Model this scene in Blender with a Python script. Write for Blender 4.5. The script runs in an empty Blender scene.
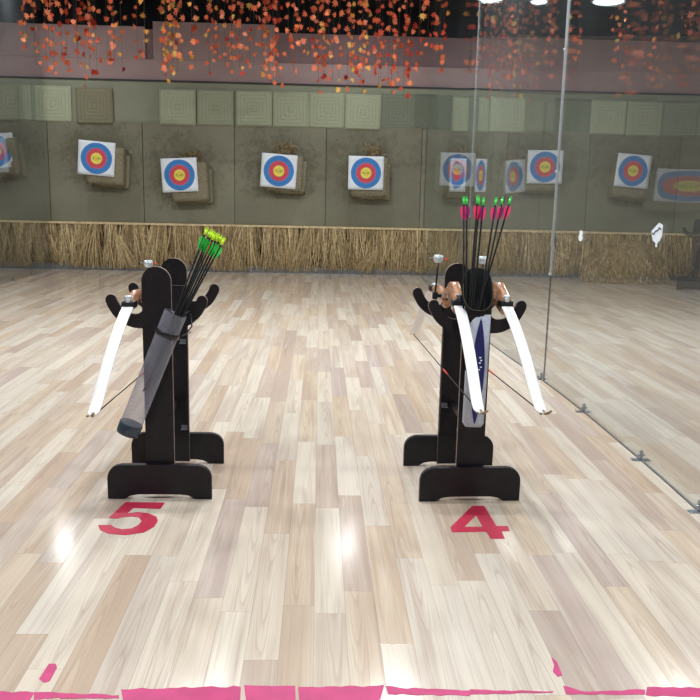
import bpy, bmesh, math, random
from mathutils import Vector, Matrix
random.seed(7)
S = bpy.context.scene
C = S.collection
PI = math.pi
R = random.random
def U(a, b): return random.uniform(a, b)

# ------------------------------------------------------------------ helpers
def tag(o, label=None, cat=None, group=None, kind=None):
    if label: o['label'] = label
    if cat: o['category'] = cat
    if group: o['group'] = group
    if kind: o['kind'] = kind
    return o

def empty(name, loc=(0, 0, 0), rz=0.0, label=None, cat=None, group=None, parent=None):
    o = bpy.data.objects.new(name, None)
    C.objects.link(o)
    o.empty_display_size = .1
    o.location = loc
    o.rotation_euler = (0, 0, rz)
    if parent: o.parent = parent
    return tag(o, label, cat, group)

def copy_tree(o, parent=None):
    c = o.copy()
    C.objects.link(c)
    c.parent = parent
    for ch in list(o.children):
        copy_tree(ch, c)
    return c

def smooth_pts(pts, n=5, closed=False):
    out = []
    m = len(pts)
    rng = range(m if closed else m - 1)
    for i in rng:
        if closed:
            p0, p1, p2, p3 = (Vector(pts[(i + k) % m]) for k in (-1, 0, 1, 2))
        else:
            p0 = Vector(pts[max(i - 1, 0)]); p1 = Vector(pts[i]); p2 = Vector(pts[i + 1]); p3 = Vector(pts[min(i + 2, m - 1)])
        for j in range(n):
            t = j / n
            out.append(.5 * ((2 * p1) + (p2 - p0) * t + (2 * p0 - 5 * p1 + 4 * p2 - p3) * t * t + (3 * p1 - p0 - 3 * p2 + p3) * t ** 3))
    if not closed: out.append(Vector(pts[-1]))
    return out

class MB:
    def __init__(s):
        s.bm = bmesh.new(); s.mi = 0
    def face(s, pts, mi=None):
        vs = [s.bm.verts.new(p) for p in pts]
        try:
            f = s.bm.faces.new(vs); f.material_index = s.mi if mi is None else mi
            return f
        except ValueError:
            return None
    def box(s, a, b, mat=None, bevel=0.0, mi=None):
        c = [(a[k] + b[k]) / 2 for k in range(3)]
        d = [abs(b[k] - a[k]) for k in range(3)]
        M = Matrix.Translation(c) @ Matrix.Diagonal((d[0], d[1], d[2], 1))
        if mat is not None: M = mat @ M
        r = bmesh.ops.create_cube(s.bm, size=1, matrix=M)
        fs = set(f for v in r['verts'] for f in v.link_faces)
        for f in fs: f.material_index = s.mi if mi is None else mi
        if bevel:
            es = list(set(e for v in r['verts'] for e in v.link_edges))
            bmesh.ops.bevel(s.bm, geom=es, offset=bevel, segments=2, affect='EDGES', profile=.5)
        return s
    def tube(s, pts, rad, n=8, caps=True, mi=None, flat=1.0):
        pts = [Vector(p) for p in pts]
        rings = []
        up = Vector((0, 0, 1))
        for i, p in enumerate(pts):
            d = (pts[min(i + 1, len(pts) - 1)] - pts[max(i - 1, 0)]).normalized()
            a = d.cross(up)
            if a.length < .05: a = d.cross(Vector((1, 0, 0)))
            a.normalize(); b = a.cross(d).normalized()
            r = rad[i] if isinstance(rad, (list, tuple)) else rad
            rings.append([s.bm.verts.new(p + a * math.cos(2 * PI * k / n) * r + b * math.sin(2 * PI * k / n) * r * flat) for k in range(n)])
        s.loft(rings, caps, mi)
        return s
    def loft(s, rings, caps=True, mi=None):
        m = s.mi if mi is None else mi
        n = len(rings[0])
        for i in range(len(rings) - 1):
            for k in range(n):
                f = s.bm.faces.new((rings[i][k], rings[i][(k + 1) % n], rings[i + 1][(k + 1) % n], rings[i + 1][k]))
                f.material_index = m; f.smooth = True
        if caps:
            for rg in (rings[0][::-1], rings[-1]):
                f = s.bm.faces.new(rg); f.material_index = m
    def ringloft(s, rings, caps=True, mi=None):
        s.loft([[s.bm.verts.new(p) for p in rg] for rg in rings], caps, mi); return s
    def ball(s, c, r, mi=None, scale=(1, 1, 1), seg=12):
        M = Matrix.Translation(c) @ Matrix.Diagonal((scale[0], scale[1], scale[2], 1))
        q = bmesh.ops.create_uvsphere(s.bm, u_segments=seg, v_segments=seg // 2 + 2, radius=r, matrix=M)
        for f in set(f for v in q['verts'] for f in v.link_faces):
            f.material_index = s.mi if mi is None else mi; f.smooth = True
        return s
    def prism(s, outline, axis='y', a=0.0, b=.02, mi=0, edge_mi=None, bevel=0.0):
        """outline of 2-D points extruded between a and b along axis ('y' -> points are (x,z); 'z' -> (x,y))"""
        def P(p, t): return (p[0], t, p[1]) if axis == 'y' else (p[0], p[1], t)
        A = [s.bm.verts.new(P(p, a)) for p in outline]
        B = [s.bm.verts.new(P(p, b)) for p in outline]
        fa = s.bm.faces.new(A); fb = s.bm.faces.new(B[::-1])
        fa.material_index = fb.material_index = mi
        n = len(outline); sd = []
        for k in range(n):
            f = s.bm.faces.new((A[k], B[k], B[(k + 1) % n], A[(k + 1) % n]))
            f.material_index = mi if edge_mi is None else edge_mi; sd.append(f)
        if bevel:
            es = list(set(list(fa.edges) + list(fb.edges)))
            bmesh.ops.bevel(s.bm, geom=es, offset=bevel, segments=2, affect='EDGES', profile=.5)
        return s
    def build(s, name, mats, parent=None, loc=None, fix=True):
        if fix: bmesh.ops.recalc_face_normals(s.bm, faces=s.bm.faces[:])
        me = bpy.data.meshes.new(name)
        s.bm.to_mesh(me); s.bm.free()
        if not isinstance(mats, (list, tuple)): mats = [mats]
        for m in mats: me.materials.append(m)
        o = bpy.data.objects.new(name, me)
        C.objects.link(o)
        if parent: o.parent = parent
        if loc: o.location = loc
        return o

# ------------------------------------------------------------------ materials
def L(r, g, b):
    f = lambda c: (c / 255 / 12.92) if c / 255 <= .04045 else ((c / 255 + .055) / 1.055) ** 2.4
    return (f(r), f(g), f(b), 1)

class NT:
    def __init__(s, name):
        s.m = bpy.data.materials.new(name); s.m.use_nodes = True
        s.t = s.m.node_tree; s.t.nodes.clear()
        s.out = s.n('ShaderNodeOutputMaterial')
    def n(s, kind, **kw):
        nd = s.t.nodes.new(kind)
        for k, v in kw.items(): setattr(nd, k, v)
        return nd
    def l(s, a, b): s.t.links.new(a, b)
    def val(s, sock, v):
        if isinstance(v, bpy.types.NodeSocket): s.l(v, sock)
        else: sock.default_value = v
    def math(s, op, a, b=0.0, c=None, clamp=False):
        nd = s.n('ShaderNodeMath', operation=op); nd.use_clamp = clamp
        s.val(nd.inputs[0], a); s.val(nd.inputs[1], b)
        if c is not None: s.val(nd.inputs[2], c)
        return nd.outputs[0]
    def obj(s): return s.n('ShaderNodeTexCoord').outputs['Object']
    def mapping(s, vec, scale=(1, 1, 1), loc=(0, 0, 0)):
        nd = s.n('ShaderNodeMapping'); s.l(vec, nd.inputs[0])
        nd.inputs['Scale'].default_value = scale; nd.inputs['Location'].default_value = loc
        return nd.outputs[0]
    def noise(s, vec, scale=5, detail=4, rough=.5, dist=0.0):
        nd = s.n('ShaderNodeTexNoise'); s.l(vec, nd.inputs['Vector'])
        nd.inputs['Scale'].default_value = scale; nd.inputs['Detail'].default_value = detail
        nd.inputs['Roughness'].default_value = rough; nd.inputs['Distortion'].default_value = dist
        return nd.outputs['Fac']
    def ramp(s, fac, stops, interp='LINEAR'):
        nd = s.n('ShaderNodeValToRGB'); s.val(nd.inputs[0], fac)
        cr = nd.color_ramp; cr.interpolation = interp
        while len(cr.elements) > 1: cr.elements.remove(cr.elements[-1])
        cr.elements[0].position = stops[0][0]; cr.elements[0].color = stops[0][1]
        for p, c in stops[1:]:
            e = cr.elements.new(p); e.color = c
        return nd.outputs[0]
    def mix(s, fac, a, b, mode='MIX'):
        nd = s.n('ShaderNodeMix', data_type='RGBA', blend_type=mode)
        s.val(nd.inputs[0], fac); s.val(nd.inputs[6], a); s.val(nd.inputs[7], b)
        return nd.outputs[2]
    def bsdf(s, color, rough=.5, metal=0.0, spec=.5, bump=None, bs=.3, bd=.01, coat=0.0):
        b = s.n('ShaderNodeBsdfPrincipled')
        s.val(b.inputs['Base Color'], color); s.val(b.inputs['Roughness'], rough)
        s.val(b.inputs['Metallic'], metal); s.val(b.inputs['Specular IOR Level'], spec)
        b.inputs['Coat Weight'].default_value = coat
        if bump is not None:
            bp = s.n('ShaderNodeBump'); bp.inputs['Strength'].default_value = bs; bp.inputs['Distance'].default_value = bd
            s.l(bump, bp.inputs['Height']); s.l(bp.outputs[0], b.inputs['Normal'])
        return b
    def end(s, sh):
        s.l(sh if isinstance(sh, bpy.types.NodeSocket) else sh.outputs[0], s.out.inputs[0]); return s.m

def simple(name, col, rough=.5, metal=0.0, spec=.5, var=.08, scale=30, bs=0.0, bd=.002, coat=0.0):
    t = NT(name); o = t.obj()
    f = t.noise(o, scale, 4)
    dark = tuple(c * (1 - var * 2) for c in col[:3]) + (1,)
    lite = tuple(min(1, c * (1 + var * 2)) for c in col[:3]) + (1,)
    c = t.ramp(f, [(.3, dark), (.7, lite)])
    return t.end(t.bsdf(c, rough, metal, spec, f if bs else None, bs, bd, coat))

def floor_mat():
    t = NT('laminate_strips'); o = t.obj()
    sp = t.n('ShaderNodeSeparateXYZ'); t.l(o, sp.inputs[0])
    W = .112; LEN = 1.0
    u = t.math('DIVIDE', sp.outputs[0], W); row = t.math('FLOOR', u)
    wn = t.n('ShaderNodeTexWhiteNoise', noise_dimensions='1D'); t.l(row, wn.inputs['W'])
    v = t.math('ADD', t.math('DIVIDE', sp.outputs[1], LEN), t.math('MULTIPLY', wn.outputs['Value'], 7.3))
    pid = t.math('FLOOR', v)
    cb = t.n('ShaderNodeCombineXYZ'); t.l(row, cb.inputs[0]); t.l(pid, cb.inputs[1])
    w2 = t.n('ShaderNodeTexWhiteNoise', noise_dimensions='3D'); t.l(cb.outputs[0], w2.inputs['Vector'])
    rnd = w2.outputs['Value']; rc = w2.outputs['Color']
    tone = t.ramp(rnd, [(0, L(178, 163, 153)), (.16, L(192, 172, 150)), (.32, L(203, 187, 166)), (.5, L(206, 197, 184)),
                        (.7, L(213, 203, 187)), (.88, L(198, 182, 164)), (1, L(184, 169, 160))])
    # grain
    sc = t.n('ShaderNodeVectorMath', operation='MULTIPLY_ADD'); t.l(o, sc.inputs[0]); sc.inputs[1].default_value = (1, 1, 1)
    sh = t.n('ShaderNodeVectorMath', operation='SCALE'); t.l(rc, sh.inputs[0]); sh.inputs['Scale'].default_value = 37.0
    t.l(sh.outputs[0], sc.inputs[2]); base = sc.outputs[0]
    g1 = t.noise(t.mapping(base, (20, .45, 1)), 1, 5, .6, .9)
    g2 = t.noise(t.mapping(base, (9, .55, 1)), 1, 3, .55, 1.0)
    g3 = t.noise(t.mapping(base, (95, 1.6, 1)), 1, 3, .5, .4)
    fu0 = t.math('SUBTRACT', t.math('FRACT', u), .5); ly = t.math('MULTIPLY', t.math('FRACT', v), LEN)
    sepc = t.n('ShaderNodeSeparateColor'); t.l(rc, sepc.inputs[0])
    off = t.math('SUBTRACT', fu0, t.math('MULTIPLY', t.math('SUBTRACT', sepc.outputs[0], .5), .6))
    sgn = t.math('SUBTRACT', t.math('MULTIPLY', t.math('GREATER_THAN', sepc.outputs[1], .5), 2), 1)
    sv = t.math('ADD', t.math('MULTIPLY', t.math('MULTIPLY', ly, 3.4), sgn), t.math('MULTIPLY', t.math('MULTIPLY', off, off), 24))
    sv = t.math('ADD', sv, t.math('MULTIPLY', t.noise(t.mapping(base, (12, 1.6, 1)), 1, 3, .5), 2.6))
    cath = t.math('MULTIPLY', t.ramp(t.math('FRACT', sv), [(0, (0, 0, 0, 1)), (.12, (1, 1, 1, 1)), (.45, (.15, .15, .15, 1)), (1, (0, 0, 0, 1))]), t.math('MULTIPLY', t.math('GREATER_THAN', sepc.outputs[2], .55), .34))
    c = t.mix(t.math('MULTIPLY', t.ramp(g2, [(.3, (1, 1, 1, 1)), (.52, (0, 0, 0, 1))]), .55), tone, L(176, 157, 143))
    c = t.mix(t.math('MULTIPLY', t.ramp(g2, [(.5, (0, 0, 0, 1)), (.72, (1, 1, 1, 1))]), .5), c, L(219, 209, 193))
    c = t.mix(t.math('MULTIPLY', t.ramp(g1, [(.32, (1, 1, 1, 1)), (.47, (0, 0, 0, 1))]), .42), c, L(160, 140, 126))
    c = t.mix(cath, c, L(156, 134, 118))
    c = t.mix(t.math('MULTIPLY', t.ramp(g3, [(.3, (1, 1, 1, 1)), (.46, (0, 0, 0, 1))]), .22), c, L(140, 118, 104))
    fu = t.math('FRACT', u); fv = t.math('FRACT', v)
    du = t.math('MULTIPLY', t.math('MINIMUM', fu, t.math('SUBTRACT', 1, fu)), W)
    dv = t.math('MULTIPLY', t.math('MINIMUM', fv, t.math('SUBTRACT', 1, fv)), LEN)
    gap = t.math('MINIMUM', du, dv)
    gm = t.ramp(t.math('DIVIDE', gap, .0022), [(0, (1, 1, 1, 1)), (1, (0, 0, 0, 1))])
    c = t.mix(t.math('MULTIPLY', gm, .35), c, L(110, 90, 78))
    rg = t.math('ADD', t.math('MULTIPLY', t.noise(o, 2.2, 4), .10), t.math('MULTIPLY', g1, .06))
    rg = t.math('ADD', rg, .07)
    b = t.bsdf(c, rg, 0, .30, t.math('SUBTRACT', t.math('MULTIPLY', g1, .2), gm), .12, .0008)
    return t.end(b)

TGT = [(-5.48, 2.0), (-3.80, 1.913), (-2.404, 1.667), (-.71, 1.771), (.788, 1.77), (2.37, 1.864), (3.892, 1.94), (5.442, 1.906)]

def felt_mat(name, a, b, wear=True):
    t = NT(name); o = t.obj()
    n1 = t.noise(o, 1.3, 5, .6); n2 = t.noise(o, 60, 3, .6)
    wx = t.noise(t.mapping(o, (90, 90, 300)), 1, 2)
    oi = t.n('ShaderNodeObjectInfo')
    f = t.math('ADD', t.math('MULTIPLY', n1, .55), t.math('MULTIPLY', n2, .3))
    f = t.math('ADD', f, t.math('MULTIPLY', oi.outputs['Random'], .16))
    c = t.ramp(f, [(.25, a), (.75, b)])
    if wear:
        cur = None
        for (x, z) in TGT:
            vd = t.n('ShaderNodeVectorMath', operation='DISTANCE')
            t.l(t.mapping(o, (.8, 0, 1)), vd.inputs[0]); vd.inputs[1].default_value = (x * .8, 0, z + .12)
            cur = vd.outputs['Value'] if cur is None else t.math('MINIMUM', cur, vd.outputs['Value'])
        nn = t.noise(o, 11, 5, .75); cl = t.noise(o, 3.2, 3, .6)
        m = t.math('SUBTRACT', t.math('ADD', nn, t.math('MULTIPLY', cl, .55)), t.math('MULTIPLY', cur, .55))
        mk = t.ramp(m, [(.42, (0, 0, 0, 1)), (.62, (1, 1, 1, 1))])
        c = t.mix(t.math('MULTIPLY', mk, .38), c, L(84, 78, 62))
        hp = t.noise(o, 38, 3, .7)
        hm = t.math('MULTIPLY', t.ramp(hp, [(.6, (0, 0, 0, 1)), (.68, (1, 1, 1, 1))]), t.ramp(cur, [(.3, (1, 1, 1, 1)), (.75, (0, 0, 0, 1))]))
        c = t.mix(t.math('MULTIPLY', hm, .7), c, L(150, 138, 108))
        hd = t.noise(t.mapping(o, (1, 1, 1), (5, 5, 5)), 45, 3, .7)
        hk = t.math('MULTIPLY', t.ramp(hd, [(.62, (0, 0, 0, 1)), (.68, (1, 1, 1, 1))]), t.ramp(cur, [(.35, (1, 1, 1, 1)), (.8, (0, 0, 0, 1))]))
        c = t.mix(t.math('MULTIPLY', hk, .8), c, L(40, 36, 28))
    return t.end(t.bsdf(c, .95, 0, .15, t.math('ADD', wx, n2), .5, .01))

def straw_mat_mat(name, col):
    t = NT(name); o = t.obj()
    sp = t.n('ShaderNodeSeparateXYZ'); t.l(o, sp.inputs[0])
    d = t.math('MAXIMUM', t.math('ABSOLUTE', sp.outputs[0]), t.math('ABSOLUTE', sp.outputs[2]))
    ring = t.math('FRACT', t.math('ADD', t.math('MULTIPLY', d, 17.0), t.math('MULTIPLY', t.noise(o, 9, 3), .5)))
    rm = t.ramp(ring, [(0, (1, 1, 1, 1)), (.16, (0, 0, 0, 1)), (.9, (0, 0, 0, 1)), (1, (1, 1, 1, 1))])
    f = t.noise(o, 40, 4, .7); w = t.noise(o, 5, 3, .6)
    oi = t.n('ShaderNodeObjectInfo')
    k = t.math('ADD', t.math('MULTIPLY', f, .6), t.math('MULTIPLY', oi.outputs['Random'], .4))
    dk = tuple(x * .72 for x in col[:3]) + (1,); lt = tuple(x * 1.15 for x in col[:3]) + (1,)
    c = t.ramp(k, [(.25, dk), (.8, lt)])
    c = t.mix(t.math('MULTIPLY', rm, t.math('MULTIPLY', w, .75)), c, tuple(x * .35 for x in col[:3]) + (1,))
    return t.end(t.bsdf(c, .95, 0, .1, f, .6, .01))

def target_mat():
    t = NT('printed_target_face'); o = t.obj()
    sp = t.n('ShaderNodeSeparateXYZ'); t.l(o, sp.inputs[0])
    r = t.math('SQRT', t.math('ADD', t.math('POWER', sp.outputs[0], 2), t.math('POWER', sp.outputs[2], 2)))
    rr = t.math('DIVIDE', r, .3)
    W_ = L(232, 240, 246); B_ = L(66, 134, 204); Rd = L(214, 84, 98); G_ = L(238, 226, 98)
    c = t.ramp(rr, [(0, G_), (.305, Rd), (.57, B_), (.865, W_)], 'CONSTANT')
    for q in (.15, .44, .715):
        ln = t.math('LESS_THAN', t.math('ABSOLUTE', t.math('SUBTRACT', rr, q)), .012)
        c = t.mix(t.math('MULTIPLY', ln, .45), c, L(60, 50, 50))
    n = t.noise(o, 55, 3, .7)
    sx = t.math('MULTIPLY', t.math('LESS_THAN', t.math('ABSOLUTE', sp.outputs[2]), .022), t.math('LESS_THAN', t.math('ABSOLUTE', sp.outputs[0]), .075))
    c = t.mix(t.math('MULTIPLY', sx, t.ramp(n, [(.48, (0, 0, 0, 1)), (.56, (.8, .8, .8, 1))])), c, L(90, 80, 40))
    h = t.noise(o, 75, 2, .6)
    c = t.mix(t.math('MULTIPLY', t.ramp(h, [(.7, (0, 0, 0, 1)), (.74, (1, 1, 1, 1))]), t.math('LESS_THAN', rr, .6)), c, L(60, 50, 45))
    return t.end(t.bsdf(c, .7, 0, .3))

def glass_mat(name='partition_glass', haze=.035, tint=(.975, .985, .99, 1)):
    t = NT(name)
    fr = t.n('ShaderNodeFresnel'); gm = t.n('ShaderNodeNewGeometry')
    t.l(t.math('ADD', t.math('MULTIPLY', gm.outputs['Backfacing'], 1 / 1.36 - 1.36), 1.36), fr.inputs[0])
    tr = t.n('ShaderNodeBsdfTransparent'); tr.inputs[0].default_value = tint
    gl = t.n('ShaderNodeBsdfGlossy'); gl.inputs['Roughness'].default_value = .012; gl.inputs[0].default_value = (.95, 1, 1, 1)
    df = t.n('ShaderNodeBsdfDiffuse'); df.inputs[0].default_value = L(170, 178, 180)
    m1 = t.n('ShaderNodeMixShader'); t.l(t.math('MULTIPLY', t.noise(t.obj(), 1.5, 4), haze * 2), m1.inputs[0]); t.l(tr.outputs[0], m1.inputs[1]); t.l(df.outputs[0], m1.inputs[2])
    m2 = t.n('ShaderNodeMixShader'); t.l(fr.outputs[0], m2.inputs[0]); t.l(m1.outputs[0], m2.inputs[1]); t.l(gl.outputs[0], m2.inputs[2])
    return t.end(m2.outputs[0])

def tube_mat():
    t = NT('smoky_translucent_plastic')
    tr = t.n('ShaderNodeBsdfTransparent'); tr.inputs[0].default_value = (.88, .88, .92, 1)
    lw = t.n('ShaderNodeLayerWeight'); lw.inputs[0].default_value = .35
    b = t.bsdf(L(166, 168, 182), .4, 0, .4)
    m = t.n('ShaderNodeMixShader'); f = t.math('ADD', t.math('MULTIPLY', lw.outputs['Facing'], .4), .26, clamp=True)
    t.l(f, m.inputs[0]); t.l(tr.outputs[0], m.inputs[1]); t.l(b.outputs[0], m.inputs[2])
    return t.end(m.outputs[0])

def wood_mat():
    t = NT('copper_brown_wood'); o = t.obj()
    f = t.noise(t.mapping(o, (60, 4, 30)), 1, 4, .6, 1)
    c = t.ramp(f, [(.3, L(138, 92, 66)), (.5, L(182, 132, 100)), (.7, L(206, 162, 128))])
    return t.end(t.bsdf(c, .25, 0, .5, coat=.5))

def leaf_mat(name, a, b):
    t = NT(name); o = t.obj()
    oi = t.n('ShaderNodeObjectInfo')
    f = t.math('ADD', t.math('MULTIPLY', t.noise(o, 25, 3), .5), t.math('MULTIPLY', oi.outputs['Random'], .6))
    c = t.ramp(f, [(.2, a), (.85, b)])
    pb = t.bsdf(c, .6, 0, .3)
    tl = t.n('ShaderNodeBsdfTranslucent'); t.l(c, tl.inputs[0])
    m = t.n('ShaderNodeMixShader'); m.inputs[0].default_value = .35; t.l(pb.outputs[0], m.inputs[1]); t.l(tl.outputs[0], m.inputs[2])
    return t.end(m.outputs[0])

def emis(name, col, st):
    t = NT(name); e = t.n('ShaderNodeEmission'); e.inputs[0].default_value = col; e.inputs[1].default_value = st
    return t.end(e.outputs[0])

M = {}
M['floor'] = floor_mat()
M['board'] = simple('black_brown_laminate', L(25, 22, 28), .42, 0, .35, .12, 25)
M['edge'] = simple('greyed_board_edge', L(128, 112, 104), .6, 0, .3, .15, 40)
M['steel'] = simple('brushed_steel', L(160, 168, 176), .3, .9, .5, .06, 60)
M['alu'] = simple('dull_aluminium', L(176, 182, 184), .4, .6, .5, .05, 40)
M['blackplastic'] = simple('black_plastic', L(26, 28, 32), .35, 0, .5, .1, 30)
M['bluecap'] = simple('dark_blue_grey_plastic', L(44, 56, 68), .3, 0, .5, .1, 30)
M['limb'] = simple('glossy_white_laminate', L(244, 244, 244), .25, 0, .5, .01, 10)
M['tip'] = simple('horn_coloured_tip', L(140, 118, 88), .4, .2, .5, .25, 60)
M['string'] = simple('dark_bowstring', L(60, 52, 48), .7, 0, .3, .1, 60)
M['red'] = simple('red_thread', L(215, 70, 55), .6, 0, .3, .05, 60)
M['wood'] = wood_mat()
M['whiteblock'] = simple('white_metal_block', L(205, 215, 220), .3, .3, .5, .08, 40)
M['carbon'] = simple('black_carbon_shaft', L(16, 17, 18), .6, 0, .2, .1, 50)
M['lime'] = simple('lime_plastic', L(196, 238, 40), .35, 0, .5, .06, 60)
M['green'] = simple('green_plastic_vane', L(60, 200, 80), .4, 0, .5, .12, 40)
M['orange'] = simple('orange_red_vane', L(236, 92, 60), .45, 0, .5, .06, 40)
M['pink'] = simple('hot_pink_vane', L(246, 50, 116), .45, 0, .5, .06, 40)
M['purple'] = simple('purple_vane', L(140, 36, 120), .45, 0, .5, .06, 40)
M['nockgreen'] = simple('green_nock_plastic', L(70, 215, 90), .3, 0, .5, .1, 60)
M['tube'] = tube_mat()
M['qgrey'] = simple('light_grey_quiver_fabric', L(176, 182, 196), .7, 0, .3, .05, 90, .2)
M['navy'] = simple('navy_fabric', L(34, 36, 96), .7, 0, .3, .08, 90)
M['qblack'] = simple('black_nylon', L(16, 18, 20), .75, 0, .3, .1, 90, .3)
M['piping'] = simple('tan_piping', L(92, 84, 66), .7, 0, .3, .1, 60)
M['crimson'] = simple('crimson_floor_film', L(180, 42, 70), .45, 0, .4, .05, 25)
M['pinktape'] = simple('worn_pink_floor_tape', L(186, 58, 112), .55, 0, .4, .06, 14)
M['glass'] = glass_mat()
M['mauve'] = felt_mat('mauve_plaster', L(148, 126, 126), L(176, 154, 152), False)
M['mauve2'] = felt_mat('darker_mauve_plaster', L(124, 102, 104), L(146, 122, 124), False)
M['black'] = simple('matt_black_paint', L(22, 24, 30), .8, 0, .2, .1, 3)
M['dark'] = simple('dark_grey_paint', L(64, 64, 66), .8, 0, .2, .08, 3)
M['wallpaint'] = simple('grey_painted_wall', L(150, 146, 140), .8, 0, .2, .05, 3)
M['felt'] = felt_mat('olive_felt', L(119, 118, 101), L(147, 146, 127))
M['feltlite'] = felt_mat('pale_olive_felt', L(138, 142, 123), L(160, 163, 144), False)
M['matA'] = straw_mat_mat('sage_straw_weave', L(172, 178, 152))
M['matB'] = straw_mat_mat('dull_straw_weave', L(150, 147, 122))
M['matC'] = straw_mat_mat('dark_sage_weave', L(126, 133, 117))
M['bale'] = simple('weathered_straw_bale', L(142, 135, 112), .95, 0, .1, .25, 60, .8, .02)
M['target'] = target_mat()
ST = [L(192, 168, 124), L(166, 144, 104), L(140, 120, 88), L(210, 190, 150), L(112, 98, 72)]
M['straw'] = [simple('dry_straw_tone_%s' % w, c, .85, 0, .2, .12, 20) for w, c in zip(('golden', 'ochre', 'brown', 'pale', 'umber'), ST)]  # straw's own tones, mixed at random over the strands
M['strawback'] = simple('straw_backing', L(52, 45, 34), .95, 0, .1, .3, 14)
M['kerb'] = simple('grey_metal_kerb', L(120, 122, 124), .45, .5, .4, .1, 10)
M['paper'] = simple('white_sticker_paper', L(226, 236, 244), .6, 0, .4, .02, 20)
M['ink'] = simple('dark_ink', L(40, 50, 56), .6, 0, .3, .02, 20)
M['leaf'] = [leaf_mat('orange_leaf_cloth', L(224, 112, 76), L(250, 170, 118)), leaf_mat('red_leaf_cloth', L(190, 70, 54), L(228, 108, 82)),
             leaf_mat('yellow_leaf_cloth', L(240, 176, 84), L(252, 224, 138)), leaf_mat('coral_leaf_cloth', L(226, 126, 92), L(244, 172, 134))]
M['vine'] = simple('garland_string', L(82, 76, 66), .7, 0, .3, .1, 30)
M['lamp'] = emis('lamp_diffuser', (.86, .95, 1, 1), 4)
M['seal'] = simple('grey_seal', L(104, 104, 106), .5, .2, .4, .1, 20)
M['lamprim'] = simple('white_lamp_rim', L(200, 204, 208), .5, 0, .4, .03, 20)

# ------------------------------------------------------------------ the setting
WY = 15.0
def slab(name, a, b, mat, kind='structure'):
    return tag(MB().box(a, b).build(name, mat), kind=kind)
slab('floor', (-8, -3, -.1), (9, WY + .3, 0), M['floor'])
slab('ceiling', (-8, -3, 4.56), (9, WY + .3, 4.7), M['black'])
slab('wall_left', (-8.15, -3, 0), (-8, WY + .3, 4.56), M['wallpaint'])
slab('wall_right', (9, -3, 0), (9.15, WY + .3, 4.56), M['wallpaint'])
slab('wall_rear', (-8.15, -3.15, 0), (9.15, -3, 4.56), M['dark'])
slab('wall_back', (-8, WY + .12, 0), (9, WY + .3, 4.56), M['black'])
slab('trim_1', (-8, WY + .03, 3.25), (9, WY + .12, 3.60), M['mauve'])           # lower mauve band
mb = MB().box((-8, WY + .07, 3.60), (9, WY + .12, 4.10))
tag(mb.build('trim_2', M['mauve2']), kind='structure')
slab('trim_3', (-2.88, WY + .02, 3.60), (-.806, WY + .07, 4.22), M['mauve'])
slab('trim_4', (-8, WY + .02, 3.60), (-3.02, WY + .07, 4.13), M['mauve'])
slab('trim_5', (2.6, WY + .02, 3.60), (9, WY + .07, 4.13), M['mauve'])
slab('trim_6', (-8, WY - .02, 3.235), (9, WY + .03, 3.262), M['dark'])
slab('trim_7', (-8, WY, .83), (9, WY + .12, 3.235), M['feltlite'])
slab('baseboard_back', (-8, 14.80, 0), (9, 14.87, .11), M['kerb'])
slab('trim_8', (-8, 14.78, .80), (9, 14.96, .835), M['straw'][3])
slab('trim_9', (-8, 14.93, .11), (9, WY, .80), M['strawback'])

# large felt sheets behind the targets
xs = [-7.9, -4.72, -3.09, -1.50, .10, 1.78, 3.30, 4.77, 6.40, 8.9]
felt_lab = ['at the far left behind the side glass', 'behind the second target from the left', 'behind the lowest hung target', 'left of the middle behind a target',
            'behind the last target before the right glass', 'just inside the right glass partition', 'behind the seventh target, right of the centre pillar strip',
            'behind the rightmost target', 'at the far right edge of the back wall']
for i in range(len(xs) - 1):
    mb = MB()
    x0, x1 = xs[i] + .006, xs[i + 1] - .006
    nx = 10; nz = 10
    z0, z1 = .84, 2.555 + U(-.015, .015)
    fr = [[None] * (nz + 1) for _ in range(nx + 1)]
    for a in range(nx + 1):
        for b in range(nz + 1):
            u, v = a / nx, b / nz
            edge = min(u, 1 - u, v, 1 - v)
            y = 14.955 - .018 * min(1, edge * 8) + U(-.004, .004)
            fr[a][b] = mb.bm.verts.new((x0 + (x1 - x0) * u, y, z0 + (z1 - z0) * v))
    for a in range(nx):
        for b in range(nz):
            f = mb.bm.faces.new((fr[a][b], fr[a + 1][b], fr[a + 1][b + 1], fr[a][b + 1])); f.smooth = True
    mb.box((x0, 14.955, z0), (x1, 14.995, z1))
    o = mb.build('felt_sheet', M['felt'], fix=False)
    tag(o, 'large olive felt backstop sheet ' + felt_lab[i], 'backstop sheet', 'felt sheets covering the back wall')

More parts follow.
